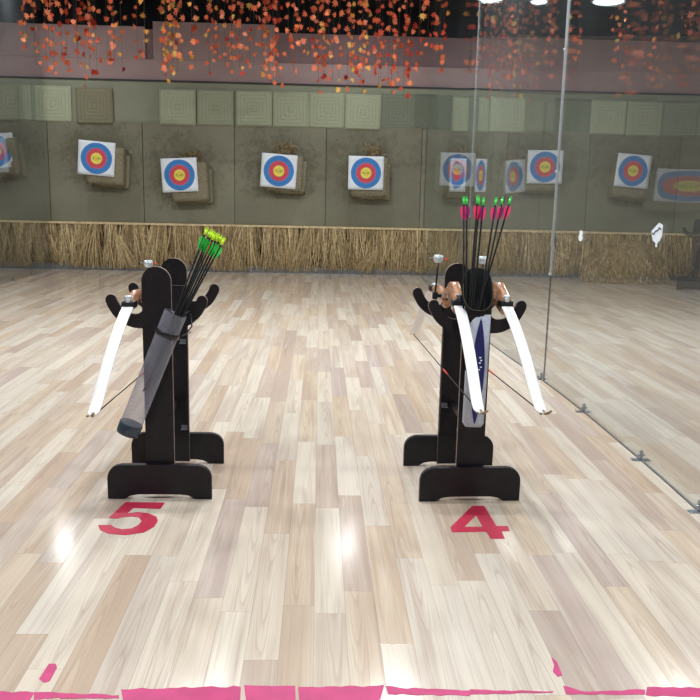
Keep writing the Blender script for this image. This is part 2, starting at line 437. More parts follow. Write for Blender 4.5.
# square straw mats in the top row
def mat_mesh(w, h, depth, flat=False):
    mb = MB(); n = 22
    g = [[None] * (n + 1) for _ in range(n + 1)]
    for a in range(n + 1):
        for b in range(n + 1):
            x = (a / n - .5) * w; z = (b / n - .5) * h
            d = max(abs(x) / w, abs(z) / h) * 2
            ed = min(1, (1 - d) * 9)
            y = -depth * (.55 + .45 * max(ed, 0) ** .5)
            if not flat: y += .012 * math.cos(d * PI * 2 * 5) * (1 if d < .97 else 0)
            g[a][b] = mb.bm.verts.new((x + U(-.003, .003), y + U(-.003, .003), z + U(-.003, .003)))
    for a in range(n):
        for b in range(n):
            f = mb.bm.faces.new((g[a][b], g[a + 1][b], g[a + 1][b + 1], g[a][b + 1])); f.smooth = True
    mb.box((-w / 2, -depth * .55, -h / 2), (w / 2, 0, h / 2))
    return mb
mats = [(-5.28, 2.83, 'A', 'at the far left, half hidden by the side glass'), (-4.60, 2.82, 'A', 'second from the left, overlapping its neighbour at the left glass'),
        (-3.892, 2.80, 'B', 'with a bare gap on its right, browner than the rest'), (-2.473, 2.815, 'A+', 'with clear concentric stitching right of the bare gap'),
        (-1.83, 2.82, 'A', 'touching the right side of the mat with clear concentric stitching'), (-1.165, 2.822, 'A', 'third right of the bare gap, dark slit on its left'),
        (-.53, 2.822, 'A', 'above the third full target, between two thin dark slits'), (.095, 2.822, 'A', 'immediately left of the mat with a bold square spiral'),
        (.73, 2.81, 'A+', 'with a bold square spiral above the fourth full target'), (1.345, 2.835, 'C', 'dark and flat, left one of the dark pair'),
        (1.965, 2.84, 'C', 'dark and flat, right one of the dark pair'), (2.62, 2.82, 'A', 'just right of the dark pair, seen through the glass'),
        (3.27, 2.83, 'A', 'second right of the dark pair, seen through glass'), (4.42, 2.83, 'C', 'immediately right of the strip on the near glass joint'),
        (5.06, 2.83, 'A', 'behind the near glass, pale, left of the rightmost light mat'), (5.70, 2.82, 'A', 'rightmost pale one, above the right target'),
        (6.36, 2.83, 'C', 'dull, at the right end of the row')]
for (x, z, k, lab) in mats:
    o = mat_mesh(.625, .60, .03 if k == 'C' else U(.055, .085), k == 'C').build('straw_mat', M['mat' + k[0]], fix=False)
    o.location = (x, WY - .002, z); o.rotation_euler = (0, U(-.012, .012), 0)
    tag(o, 'square woven straw mat ' + lab, 'straw mat', 'straw mats along the top of the backstop')

# straw blocks and paper targets
def block_mesh(w, h, d):
    mb = MB(); n = 12
    bm = mb.bm
    r = bmesh.ops.create_cube(bm, size=1, matrix=Matrix.Diagonal((w, d, h, 1)))
    bmesh.ops.subdivide_edges(bm, edges=bm.edges[:], cuts=7, use_grid_fill=True)
    for v in bm.verts:
        k = .012
        v.co.x += U(-k, k); v.co.z += U(-k, k) + .012 * math.sin(v.co.y * 40); v.co.y += U(-k, k) * .5
    for f in bm.faces: f.smooth = True
    return mb
def strands(mb, n, p, spread, ln, wd=.006, down=0.0, nm=5):
    for _ in range(n):
        a = Vector(p) + Vector((U(-spread[0], spread[0]), U(-spread[1], spread[1]), U(-spread[2], spread[2])))
        d = Vector((U(-1, 1), U(-.9, .1), U(-1, 1) + down)).normalized() * U(*ln)
        s = Vector((U(-1, 1), U(-.3, .3), U(-1, 1))).normalized() * wd
        mid = a + d * .5 + Vector((0, -.02, U(-.01, .02)))
        mi = random.randrange(nm)
        mb.face((a - s, a + s, mid + s * .8, mid - s * .8), mi); mb.face((mid - s * .8, mid + s * .8, a + d + s * .2, a + d - s * .2), mi)
tg = [  # x, z centre, tilt, yaw, block size, block offset, labels
    (-5.48, 2.00, .10, .25, (.6, .62), (.02, -.10), 'cut by the left picture edge'),
    (-3.80, 1.913, -.075, .06, (.62, .62), (.13, -.12), 'tilted, under the browner straw mat, upper left'),
    (-2.404, 1.667, .055, .0, (.62, .64), (.16, -.12), 'hung lowest, above the green fletched arrows'),
    (-.71, 1.771, -.065, .02, (.60, .60), (.10, -.03), 'slightly tilted, nearest the middle of the picture'),
    (.788, 1.770, -.005, .0, (.62, .66), (.06, -.07), 'square on, just left of the right glass partition'),
    (2.37, 1.864, 0, -.03, (.6, .6), (-.08, -.08), 'faint behind the glass above the pink fletched arrows'),
    (3.892, 1.94, .01, -.06, (.6, .62), (-.02, -.10), 'touching the silver joint strip of the glass'),
    (5.442, 1.906, -.07, .03, (.6, .62), (.0, -.16), 'rightmost of all, behind the near glass panel')]
for (x, z, tl, yw, (bw, bh), (ox, oz), lab) in tg:
    b = block_mesh(bw, bh, .30).build('straw_block', M['bale'], fix=False)
    b.location = (x + ox, 14.78, z + oz); b.rotation_euler = (.03, tl * -.8, yw * .5)
    tag(b, 'straw block holding the target ' + lab, 'straw block', 'straw blocks on the back wall')
    bw2 = block_mesh(bw * .86, bh * .9, .10).build('backing_layer', M['matB'], b, fix=False)
    bw2.location = (.10, .10, -.06)
    mb = MB()
    n = 10; w = .305
    for a in range(n):
        for c in range(n):
            q = []
            for (i, j) in ((a, c), (a + 1, c), (a + 1, c + 1), (a, c + 1)):
                X = (i / n * 2 - 1) * w; Z = (j / n * 2 - 1) * w * .93
                q.append((X, -.006 * math.sin(i * 1.3) * math.cos(j * .9), Z))
            f = mb.face(q); f.smooth = True
    bmesh.ops.remove_doubles(mb.bm, verts=mb.bm.verts[:], dist=1e-4)
    bmesh.ops.solidify(mb.bm, geom=mb.bm.faces[:], thickness=.003)
    o = mb.build('archery_target', M['target'])
    o.location = (x, 14.598, z); o.rotation_euler = (0, -tl, yw)
    tag(o, 'white paper archery target, ' + lab, 'target', 'paper targets on the back wall')
for (x, z, s, lab) in ((-.62, 2.16, .17, 'third full target'), (.92, 2.15, .14, 'fourth full target'), (-2.25, 2.0, .2, 'lowest hung target')):
    mb = MB(); strands(mb, 170, (x, 14.90, z), (s, .02, .07), (.05, .15), .004)
    tag(mb.build('straw_tuft', M['straw'], fix=False), 'frayed tuft of loose straw sticking out above the ' + lab, 'straw', kind='stuff')

# hanging straw fringe
def fringe(x0, x1, n, name, label):
    mb = MB()
    for i in range(n):
        x = U(x0, x1)
        cl = math.sin(x * 5.1) + math.sin(x * 11.7 + 1) * .7 + math.sin(x * 2.3) * .6
        top = .81 + U(-.03, .005)
        thick = .5 + .5 * math.sin(x * 3.3 + .7)
        y = 14.90 - U(.0, .10) - .03 * thick
        ln = top - (.015 + .09 * max(0, cl * .5) + abs(random.gauss(0, .05)) + (.10 if R() < .12 else 0))
        if R() < .2: ln *= U(.4, .9)
        if math.sin(x * 19.0 + 2 * math.sin(x * 3)) + math.sin(x * 7.3) < -1.0 and R() < .8: continue
        a = random.gauss(0, .13) + .08 * cl
        s = U(.004, .009)
        rot = U(-.6, .6)
        sv = Vector((math.cos(rot) * s, math.sin(rot) * s, 0))
        mi = random.choices(range(5), (4, 4, 3, 2.2, 2))[0]
        pts = []
        bend = random.gauss(0, .05)
        for k in range(5):
            t = k / 4
            pts.append(Vector((x + a * t * ln + bend * t * t, y - .05 * math.sin(t * PI * .8) - U(0, .012), top - ln * t)))
        vs = []
        for k, p in enumerate(pts):
            q = 1 - .6 * (k / 4) ** 3
            vs.append((mb.bm.verts.new(p - sv * q), mb.bm.verts.new(p + sv * q)))
        for k in range(4):
            f = mb.bm.faces.new((vs[k][0], vs[k][1], vs[k + 1][1], vs[k + 1][0])); f.material_index = mi
    o = mb.build(name, M['straw'], fix=False)
    return tag(o, label, 'straw fringe', kind='stuff')
fringe(-7.6, 1.80, 6800, 'straw_fringe', 'long fringe of dry straw hanging below the felt sheets, left of the right glass')
fringe(1.86, 8.5, 4100, 'straw_fringe', 'fringe of dry straw hanging behind the right glass partition')
# crossed loose bunches leaning out of the fringe
def bunch(x, z, dx, n, lab):
    mb = MB()
    for i in range(n):
        a = Vector((x + U(-.05, .05), 14.74 + U(-.02, .02), z + U(-.04, .04)))
        b = a + Vector((dx + random.gauss(0, .10), U(-.06, .02), -z + U(.03, .16)))
        s = Vector((U(.003, .006), 0, .002)); m = (a + b) / 2 + Vector((U(-.02, .02), -.04, .02)); mi = random.choice((0, 0, 3, 1))
        mb.face((a - s, a + s, m + s, m - s), mi); mb.face((m - s, m + s, b + s * .3, b - s * .3), mi)
    tag(mb.build('straw_bunch', M['straw'], fix=False), lab, 'straw', kind='stuff')
bunch(-1.95, .62, .02, 90, 'loose straw bunch slanting out of the fringe behind the left rack')
bunch(1.0, .40, -.26, 110, 'loose straw bunch leaning across the fringe under the fourth full target')
bunch(-3.5, .6, .12, 80, 'loose straw bunch in the fringe left of the left rack')

# straw heap beyond the near glass
mb = MB()
bmesh.ops.create_icosphere(mb.bm, subdivisions=4, radius=1, matrix=Matrix.Translation((5.35, 14.35, .0)) @ Matrix.Diagonal((.78, .42, .74, 1)))
for v in mb.bm.verts:
    v.co += Vector((U(-.02, .02), U(-.02, .02), U(-.02, .02)))
    if v.co.z < .0: v.co.z = 0
for f in mb.bm.faces: f.material_index = 2
for _ in range(1500):
    th = U(PI, 2 * PI); ph = U(0, PI / 2)
    a = Vector((5.35 + math.cos(th) * math.cos(ph) * .78, 14.35 + math.sin(th) * math.cos(ph) * .42, math.sin(ph) * .74))
    d = Vector((U(-.4, .4), U(-.25, .05), -U(.2, 1))).normalized() * U(.08, .22); s = Vector((U(.003, .007), 0, U(-.003, .003)))
    b = a + d + Vector((0, -.03, 0)); b.z = max(b.z, .004)
    mb.face((a - s, a + s, b + s * .4, b - s * .4), random.randrange(5))
tag(mb.build('straw_heap', M['straw'], fix=False), 'low heap of loose straw on the floor behind the near glass, below the rightmost target', 'straw heap', kind='stuff')

# ------------------------------------------------------------------ glass partitions
GX = 1.828
# deflection of the right-hand glass line (installed panes bow slightly): slope table  y -> -dx/dy
TAB = [(0, 0), (3.3, -.02), (3.9, -.026), (4.55, 0), (5.0, -.004), (5.7, .022), (6.499, .052), (6.5, .066), (7.0, .066), (7.6, .062), (8.3, .03), (9.2, -.02), (9.75, -.05), (10.3, .0), (10.9, .035), (11.8, .0), (13, -.04), (15, -.03)]
def slope(y):
    for (a, b), (c, d) in zip(TAB, TAB[1:]):
        if a <= y <= c: return b + (d - b) * (y - a) / (c - a)
    return 0
GP = {}
_x = GX; _y = 6.5
def gx(y):
    n = 60; s = 0
    for k in range(n):
        s += slope(6.5 + (y - 6.5) * (k + .5) / n)
    return GX - s * (y - 6.5) / n
def pane(y0, y1, z1, fx, label, clamps, strip=None, side=1, group='tall clear glass partition panels'):
    root = empty('glass_panel', (fx((y0 + y1) / 2), (y0 + y1) / 2, 0), 0, label, 'glass panel', group)
    off = Vector(root.location)
    mb = MB(); n = 60; th = .010
    cols = []
    for i in range(n + 1):
        y = y0 + .004 + (y1 - y0 - .008) * i / n
        x = fx(y)
        cols.append([mb.bm.verts.new(Vector(p) - off) for p in ((x, y, .012), (x, y, z1), (x + th, y, .012), (x + th, y, z1))])
    for a, b in zip(cols, cols[1:]):
        for q in ((a[0], a[1], b[1], b[0]), (a[2], b[2], b[3], a[3])):
            f = mb.bm.faces.new(q); f.smooth = True
    mb.build('pane', M['glass'], root, fix=True)
    for cy in clamps:
        cx = fx(cy) + th / 2
        mb = MB()
        mb.box((cx - .010, cy - .008, .003), (cx + .010, cy + .008, .060), bevel=.003)
        mb.box((cx - .055, cy - .020, 0), (cx + .055, cy + .020, .005), bevel=.002)
        mb.tube([(cx - .02, cy, .03), (cx + .02, cy, .03)], .007, 8)
        for v in mb.bm.verts: v.co -= off
        mb.build('floor_clamp', M['steel'], root)
    if strip:
        mb = MB(); cx = fx(strip[0])
        hw = strip[2] if len(strip) > 2 else .012
        mb.box((cx + .004 - hw * .6, strip[0] - hw, strip[1]), (cx + .006 + hw * .6, strip[0] + hw, z1), bevel=.001)
        for zz in (strip[1], 1.65, 2.55):
            mb.ball((cx - .002, strip[0], zz + .01), hw)
        for v in mb.bm.verts: v.co -= off
        mb.build('joint_strip', M['alu'], root)
        mb = MB().box((cx + .001, strip[0] - .004, .01), (cx + .012, strip[0] + .004, strip[1]))
        for v in mb.bm.verts: v.co -= off
        mb.build('joint_seal', M['dark'], root)
    return root
pane(3.25, 6.5, 4.40, gx, 'nearest panel of the right glass partition, carrying two white stickers', (3.73, 4.51, 5.56), (6.5, .86))
pane(6.5, 9.75, 4.40, gx, 'second panel of the right glass partition, starting at the silver joint strip', (6.56, 9.0))
pane(9.75, 13.0, 4.40, gx, 'third panel of the right glass partition, beyond the pink fletched arrows', (10.4, 12.2), (9.75, 1.2, .004))
pane(13.0, 14.72, 4.40, gx, 'narrow last panel of the right glass partition, touching the back wall', (13.5,))
pane(0.0, 3.25, 4.40, gx, 'panel of the right glass partition beside the camera position, outside the picture', (1.0,))
lx = lambda y: -4.70
pane(9.8, 12.3, 4.30, lx, 'nearer panel of the left glass partition at the picture edge', (11.0,))
pane(12.3, 14.72, 4.30, lx, 'far panel of the left glass partition next to the leftmost target', (12.9, 13.78), None)
slab('trim_10', (GX - .025, 0, 4.40), (GX + .035, 14.75, 4.56), M['dark'])
slab('trim_11', (-4.73, 9.8, 4.30), (-4.66, 14.75, 4.56), M['dark'])
mb = MB()                                               # floor channel that follows the panes
ys = [i * .1 for i in range(0, 148)]
for a, b in zip(ys, ys[1:]):
    xa, xb = gx(a), gx(b)
    for (o0, o1, zz) in ((-.001, .011, .008),):
        mb.face(((xa + o0, a, zz), (xb + o0, b, zz), (xb + o1, b, zz), (xa + o1, a, zz)))
        mb.face(((xa + o0, a, 0), (xb + o0, b, 0), (xb + o0, b, zz), (xa + o0, a, zz)))
        mb.face(((xa + o1, a, 0), (xb + o1, b, 0), (xb + o1, b, zz), (xa + o1, a, zz)))
tag(mb.build('trim_12', M['seal']), kind='structure')

def sticker(y, z, w, h, pts, label, mark=True):
    root = empty('paper_sticker', (gx(y) - .001, y, z), 0, label, 'sticker')
    mb = MB()
    A = [mb.bm.verts.new((0, -p[0] * w, p[1] * h)) for p in pts]; B = [mb.bm.verts.new((-.0012, -p[0] * w, p[1] * h)) for p in pts]
    mb.bm.faces.new(A); mb.bm.faces.new(B[::-1])
    for k in range(len(pts)): mb.bm.faces.new((A[k], B[k], B[(k + 1) % len(pts)], A[(k + 1) % len(pts)]))
    mb.build('torn_paper', M['paper'], root)
    if mark:
        mb = MB().tube([(-.0018, -q[0] * w, q[1] * h) for q in ((-.38, .05), (-.25, .0), (-.1, .14), (.1, .18), (.22, .30), (.38, .24))], .004, 6)
        mb.build('ink_mark', M['ink'], root)
sticker(4.56, 1.285, .15, .135, [(-.5, .12), (-.2, .3), (.15, .5), (.5, .42), (.5, .0), (.35, -.2), (.15, -.32), (.12, -.5), (-.02, -.5), (-.03, -.32), (-.3, -.25), (-.42, -.05)],
        'torn white paper sticker with a dark scribble on the near glass')
sticker(5.871, 1.205, .10, .075, [(-.25, .5), (.25, .5), (.45, .25), (.3, .05), (.5, -.2), (.2, -.5), (-.3, -.45), (-.5, -.1), (-.3, .1)],
        'small torn white sticker on the near glass, left of the bigger one', False)

# ------------------------------------------------------------------ floor markings
def decal(name, pts, holes, mat, label, cat):
    cx = sum(p[0] for p in pts) / len(pts); cy = sum(p[1] for p in pts) / len(pts)
    from mathutils.geometry import tessellate_polygon
    loops = [[Vector((p[0] - cx, p[1] - cy, 0)) for p in pts]] + [[Vector((p[0] - cx, p[1] - cy, 0)) for p in h] for h in holes]
    tri = tessellate_polygon(loops); flat = [v for lp in loops for v in lp]
    mb = MB(); vs = [mb.bm.verts.new((v.x, v.y, .0012)) for v in flat]
    for t in tri:
        try: mb.bm.faces.new([vs[k] for k in t])
        except ValueError: pass
    k = 0
    for lp in loops:
        lo = [mb.bm.verts.new((v.x, v.y, 0.0001)) for v in lp]; n = len(lp)
        for i in range(n):
            mb.bm.faces.new((vs[k + i], lo[i], lo[(i + 1) % n], vs[k + (i + 1) % n]))
        k += n
    o = mb.build(name, mat)
    o.location = (cx, cy, 0)
    for f in o.data.polygons:
        pass
    return tag(o, label, cat)
FIVE = [(-0.911, 3.807), (-0.724, 3.804), (-0.73, 3.723), (-0.86, 3.732), (-0.871, 3.668), (-0.83, 3.682), (-0.775, 3.669), (-0.729, 3.626), (-0.715, 3.579), (-0.718, 3.514), (-0.75, 3.451), (-0.823, 3.42), (-0.9, 3.434), (-0.947, 3.473), (-0.969, 3.528), (-0.911, 3.531), (-0.892, 3.504), (-0.853, 3.484), (-0.815, 3.495), (-0.792, 3.531), (-0.787, 3.577), (-0.808, 3.617), (-0.845, 3.63), (-0.888, 3.616), (-0.906, 3.602), (-0.944, 3.612)]
FOUR = [(0.76, 3.788), (0.819, 3.789), (0.828, 3.545), (0.88, 3.544), (0.877, 3.488), (0.838, 3.484), (0.836, 3.404), (0.772, 3.403), (0.768, 3.479), (0.612, 3.47), (0.613, 3.526)]
HOLE = [(0.757, 3.669), (0.762, 3.535), (0.678, 3.533)]
decal('floor_number', FIVE, [], M['crimson'], 'crimson number 5 stuck on the floor in front of the left rack', 'floor number')
decal('floor_number', FOUR, [HOLE], M['crimson'], 'crimson number 4 stuck on the floor in front of the right rack', 'floor number')
SEG = [[(-1.052, 2.275), (-1.03, 2.272), (-1.009, 2.274), (-0.986, 2.272), (-0.965, 2.273), (-0.945, 2.279), (-0.924, 2.28), (-0.899, 2.272), (-0.879, 2.278), (-0.858, 2.279), (-0.833, 2.272), (-0.833, 2.236), (-0.852, 2.231), (-0.872, 2.232), (-0.894, 2.235), (-0.913, 2.233), (-0.935, 2.236), (-0.957, 2.242), (-0.976, 2.238), (-0.997, 2.241), (-1.017, 2.238), (-1.039, 2.243)], [(-0.835, 2.275), (-0.815, 2.275), (-0.796, 2.275), (-0.777, 2.275), (-0.756, 2.269), (-0.75, 2.249), (-0.768, 2.246), (-0.786, 2.242), (-0.804, 2.239), (-0.822, 2.237)], [(-0.757, 2.272), (-0.736, 2.268), (-0.717, 2.269), (-0.696, 2.264), (-0.677, 2.263), (-0.658, 2.267), (-0.638, 2.265), (-0.619, 2.263), (-0.598, 2.256), (-0.579, 2.259), (-0.575, 2.243), (-0.595, 2.244), (-0.613, 2.242), (-0.633, 2.244), (-0.652, 2.243), (-0.672, 2.244), (-0.691, 2.244), (-0.709, 2.242), (-0.729, 2.243), (-0.747, 2.241)], [(-0.579, 2.287), (-0.558, 2.287), (-0.538, 2.29), (-0.518, 2.296), (-0.495, 2.29), (-0.474, 2.29), (-0.453, 2.291), (-0.433, 2.295), (-0.411, 2.294), (-0.391, 2.3), (-0.369, 2.294), (-0.348, 2.298), (-0.327, 2.301), (-0.306, 2.304), (-0.284, 2.297), (-0.262, 2.296), (-0.242, 2.306), (-0.22, 2.299), (-0.214, 2.204), (-0.235, 2.209), (-0.256, 2.207), (-0.277, 2.201), (-0.299, 2.206), (-0.319, 2.201), (-0.341, 2.202), (-0.362, 2.208), (-0.383, 2.204), (-0.405, 2.21), (-0.425, 2.205), (-0.448, 2.211), (-0.467, 2.203), (-0.488, 2.204), (-0.51, 2.209), (-0.532, 2.21), (-0.552, 2.208)], [(-0.211, 2.308), (-0.18, 2.306), (-0.149, 2.305), (-0.118, 2.303), (-0.087, 2.305), (-0.055, 2.305), (-0.049, 2.198), (-0.07, 2.2), (-0.09, 2.2), (-0.111, 2.201), (-0.131, 2.196), (-0.152, 2.196), (-0.173, 2.202), (-0.193, 2.197)], [(-0.046, 2.298), (-0.024, 2.299), (-0.002, 2.299), (0.02, 2.296), (0.042, 2.301), (0.064, 2.302), (0.086, 2.299), (0.108, 2.305), (0.13, 2.304), (0.152, 2.298), (0.174, 2.303), (0.196, 2.303), (0.219, 2.309), (0.201, 2.23), (0.179, 2.228), (0.157, 2.228), (0.135, 2.222), (0.113, 2.221), (0.091, 2.216), (0.07, 2.219), (0.048, 2.21), (0.027, 2.207), (0.005, 2.21), (-0.016, 2.202), (-0.038, 2.2)], [(0.224, 2.304), (0.246, 2.301), (0.267, 2.293), (0.288, 2.288), (0.31, 2.294), (0.331, 2.29), (0.352, 2.287), (0.374, 2.288), (0.395, 2.286), (0.416, 2.284), (0.438, 2.282), (0.458, 2.278), (0.48, 2.279), (0.475, 2.25), (0.453, 2.253), (0.431, 2.256), (0.408, 2.257), (0.384, 2.252), (0.363, 2.258), (0.34, 2.258), (0.317, 2.255), (0.295, 2.257), (0.273, 2.263), (0.249, 2.257), (0.227, 2.261)], [(0.481, 2.285), (0.507, 2.283), (0.532, 2.282), (0.557, 2.277), (0.584, 2.279), (0.609, 2.275), (0.636, 2.279), (0.661, 2.277), (0.687, 2.274), (0.712, 2.272), (0.738, 2.274), (0.73, 2.267), (0.705, 2.266), (0.679, 2.264), (0.654, 2.266), (0.629, 2.266), (0.602, 2.261), (0.577, 2.26), (0.552, 2.262), (0.527, 2.259), (0.502, 2.26), (0.476, 2.258)], [(0.775, 2.303), (0.79, 2.297), (0.805, 2.288), (0.818, 2.277), (0.834, 2.272), (0.849, 2.272), (0.874, 2.273), (0.899, 2.275), (0.925, 2.277), (0.949, 2.275), (0.975, 2.282), (1.001, 2.284), (1.024, 2.28), (1.015, 2.256), (0.993, 2.257), (0.97, 2.256), (0.948, 2.255), (0.925, 2.255), (0.903, 2.256), (0.882, 2.26), (0.859, 2.256), (0.837, 2.256), (0.816, 2.26), (0.793, 2.257), (0.771, 2.258)], [(1.036, 2.295), (1.063, 2.296), (1.088, 2.292), (1.116, 2.294), (1.141, 2.29), (1.17, 2.295), (1.194, 2.289), (1.221, 2.29), (1.247, 2.288), (1.274, 2.288), (1.3, 2.288), (1.328, 2.289), (1.301, 2.236), (1.277, 2.241), (1.25, 2.241), (1.223, 2.241), (1.196, 2.24), (1.172, 2.244), (1.146, 2.244), (1.119, 2.245), (1.094, 2.248), (1.068, 2.25), (1.041, 2.247), (1.016, 2.253)]]
line = empty('floor_line', (0, 2.28, 0), 0, 'worn pink tape line across the floor at the bottom edge of the picture', 'floor line')
for sg_ in SEG:
    o = decal('tape_piece', sg_, [], M['pinktape'], None, None); o.location.y -= 2.28; o.parent = line
decal('tape_scrap', [(-0.838, 2.426), (-0.816, 2.426), (-0.806, 2.403), (-0.806, 2.333), (-0.82, 2.323), (-0.842, 2.344), (-0.84, 2.392)], [], M['pinktape'], 'small torn pink tape scrap near the lower left corner', 'tape scrap')
decal('tape_scrap', [(0.782, 2.464), (0.793, 2.435), (0.789, 2.361), (0.773, 2.35), (0.764, 2.378), (0.779, 2.418)], [], M['pinktape'], 'small torn pink tape scrap above the gap in the line at the lower right', 'tape scrap')

# ------------------------------------------------------------------ racks
def board_outline():
    r = [(.068, .02), (.068, .835)]
    cur = smooth_pts([(.068, .835, 0), (.11, .838, 0), (.155, .856, 0), (.195, .888, 0), (.222, .928, 0), (.236, .964, 0), (.229, .986, 0), (.211, .994, 0), (.192, .986, 0),
                      (.182, .964, 0), (.163, .932, 0), (.138, .911, 0), (.108, .902, 0), (.085, .905, 0), (.068, .918, 0)], 3)
    r += [(p.x, p.y) for p in cur[1:]]
    top = [(.068 * math.cos(a * PI / 16), 1.058 + .068 * math.sin(a * PI / 16)) for a in range(0, 9)]
    r += top
    left = [(-x, z) for (x, z) in r[::-1]]
    return r + left[1:]
def foot_outline():
    h, w, rd = .172, .25, .068
    r = [(w, 0)]
    r += [(w - rd + rd * math.cos(a * PI / 14), h - rd + rd * math.sin(a * PI / 14)) for a in range(0, 8)]
    r += [(-x, z) for (x, z) in r[::-1]]
    r += [(-.170, 0), (-.155, .014), (-.140, .022), (-.10, .0245), (.10, .0245), (.140, .022), (.155, .014), (.170, 0)]
    return r
def make_rack(label):
    root = empty('bow_rack', (0, 0, 0), 0, label, 'bow rack', 'bow racks')
    for y in (-.25, .23):
        b = MB().prism(board_outline(), 'y', y, y + .02, 0, 1).build('hook_board', [M['board'], M['edge']], root)
    for y in (-.282, .252):
        MB().prism(foot_outline(), 'y', y, y + .030, 0, None, .0035).build('foot', M['board'], root)
    p = MB().box((-.066, .216, .20), (.066, .229, .985), mi=0)
    for f in p.bm.faces:
        if f.normal.z > .9: f.material_index = 1
    p.build('stiffener_panel', [M['board'], M['edge']], root)
    for z in (.36, .80):
        r = MB().box((-.012, -.229, z - .015), (.012, .215, z + .015), bevel=.002).build('cross_rail', M['board'], root)
    for (x, z) in ((.045, .69), (.045, .22), (-.045, .36)):
        b = MB()
        b.box((x - .016, .2125, z - .011), (x + .016, .2155, z + .011), bevel=.0012)
        b.box((x - .016, .19, z - .011), (x + .016, .2125, z - .008), bevel=.001)
        b.tube([(x - .008, .2125, z + .002), (x - .008, .209, z + .002)], .003, 8)
        b.build('corner_bracket', M['steel'], root)
    return root
rack5 = make_rack('black wooden bow rack above the red number 5, one bow and a clear tube quiver')
rack5.location = (-.757, 4.13, 0); rack5.rotation_euler = (0, 0, .004)
rack4 = copy_tree(rack5); rack4['label'] = 'black wooden bow rack above the red number 4, with two bows and pink arrows'
rack4.location = (.745, 4.13, 0); rack4.rotation_euler = (0, 0, .045)
rack3 = copy_tree(rack5); rack3['label'] = 'dark bow rack stored far back behind the right glass at the picture edge'
rack3.location = (6.17, 13.45, 0); rack3.rotation_euler = (0, 0, -.40)

# ------------------------------------------------------------------ bows (length along y, back of the bow upwards, string below)
def sweep(mb, prof, widths, thick, mi=0):
    """flat ribbon body following prof [(y,z)] in the yz plane"""
    rings = []
    for i, (y, z) in enumerate(prof):
        a = prof[max(i - 1, 0)]; b = prof[min(i + 1, len(prof) - 1)]
        d = Vector((0, b[0] - a[0], b[1] - a[1])).normalized(); nrm = Vector((0, -d.z, d.y))
        w = widths[i] / 2; t = (thick[i] if isinstance(thick, list) else thick) / 2
        p = Vector((0, y, z)); X = Vector((1, 0, 0)); c = min(w, t) * .45
        rings.append([p + X * (sx * (w - cx)) + nrm * (sn * (t - cn)) for (sx, sn, cx, cn) in
                      ((-1, -1, c, 0), (1, -1, c, 0), (1, -1, 0, c), (1, 1, 0, c), (1, 1, c, 0), (-1, 1, c, 0), (-1, 1, 0, c), (-1, -1, 0, c))])
    mb.ringloft(rings, True, mi)
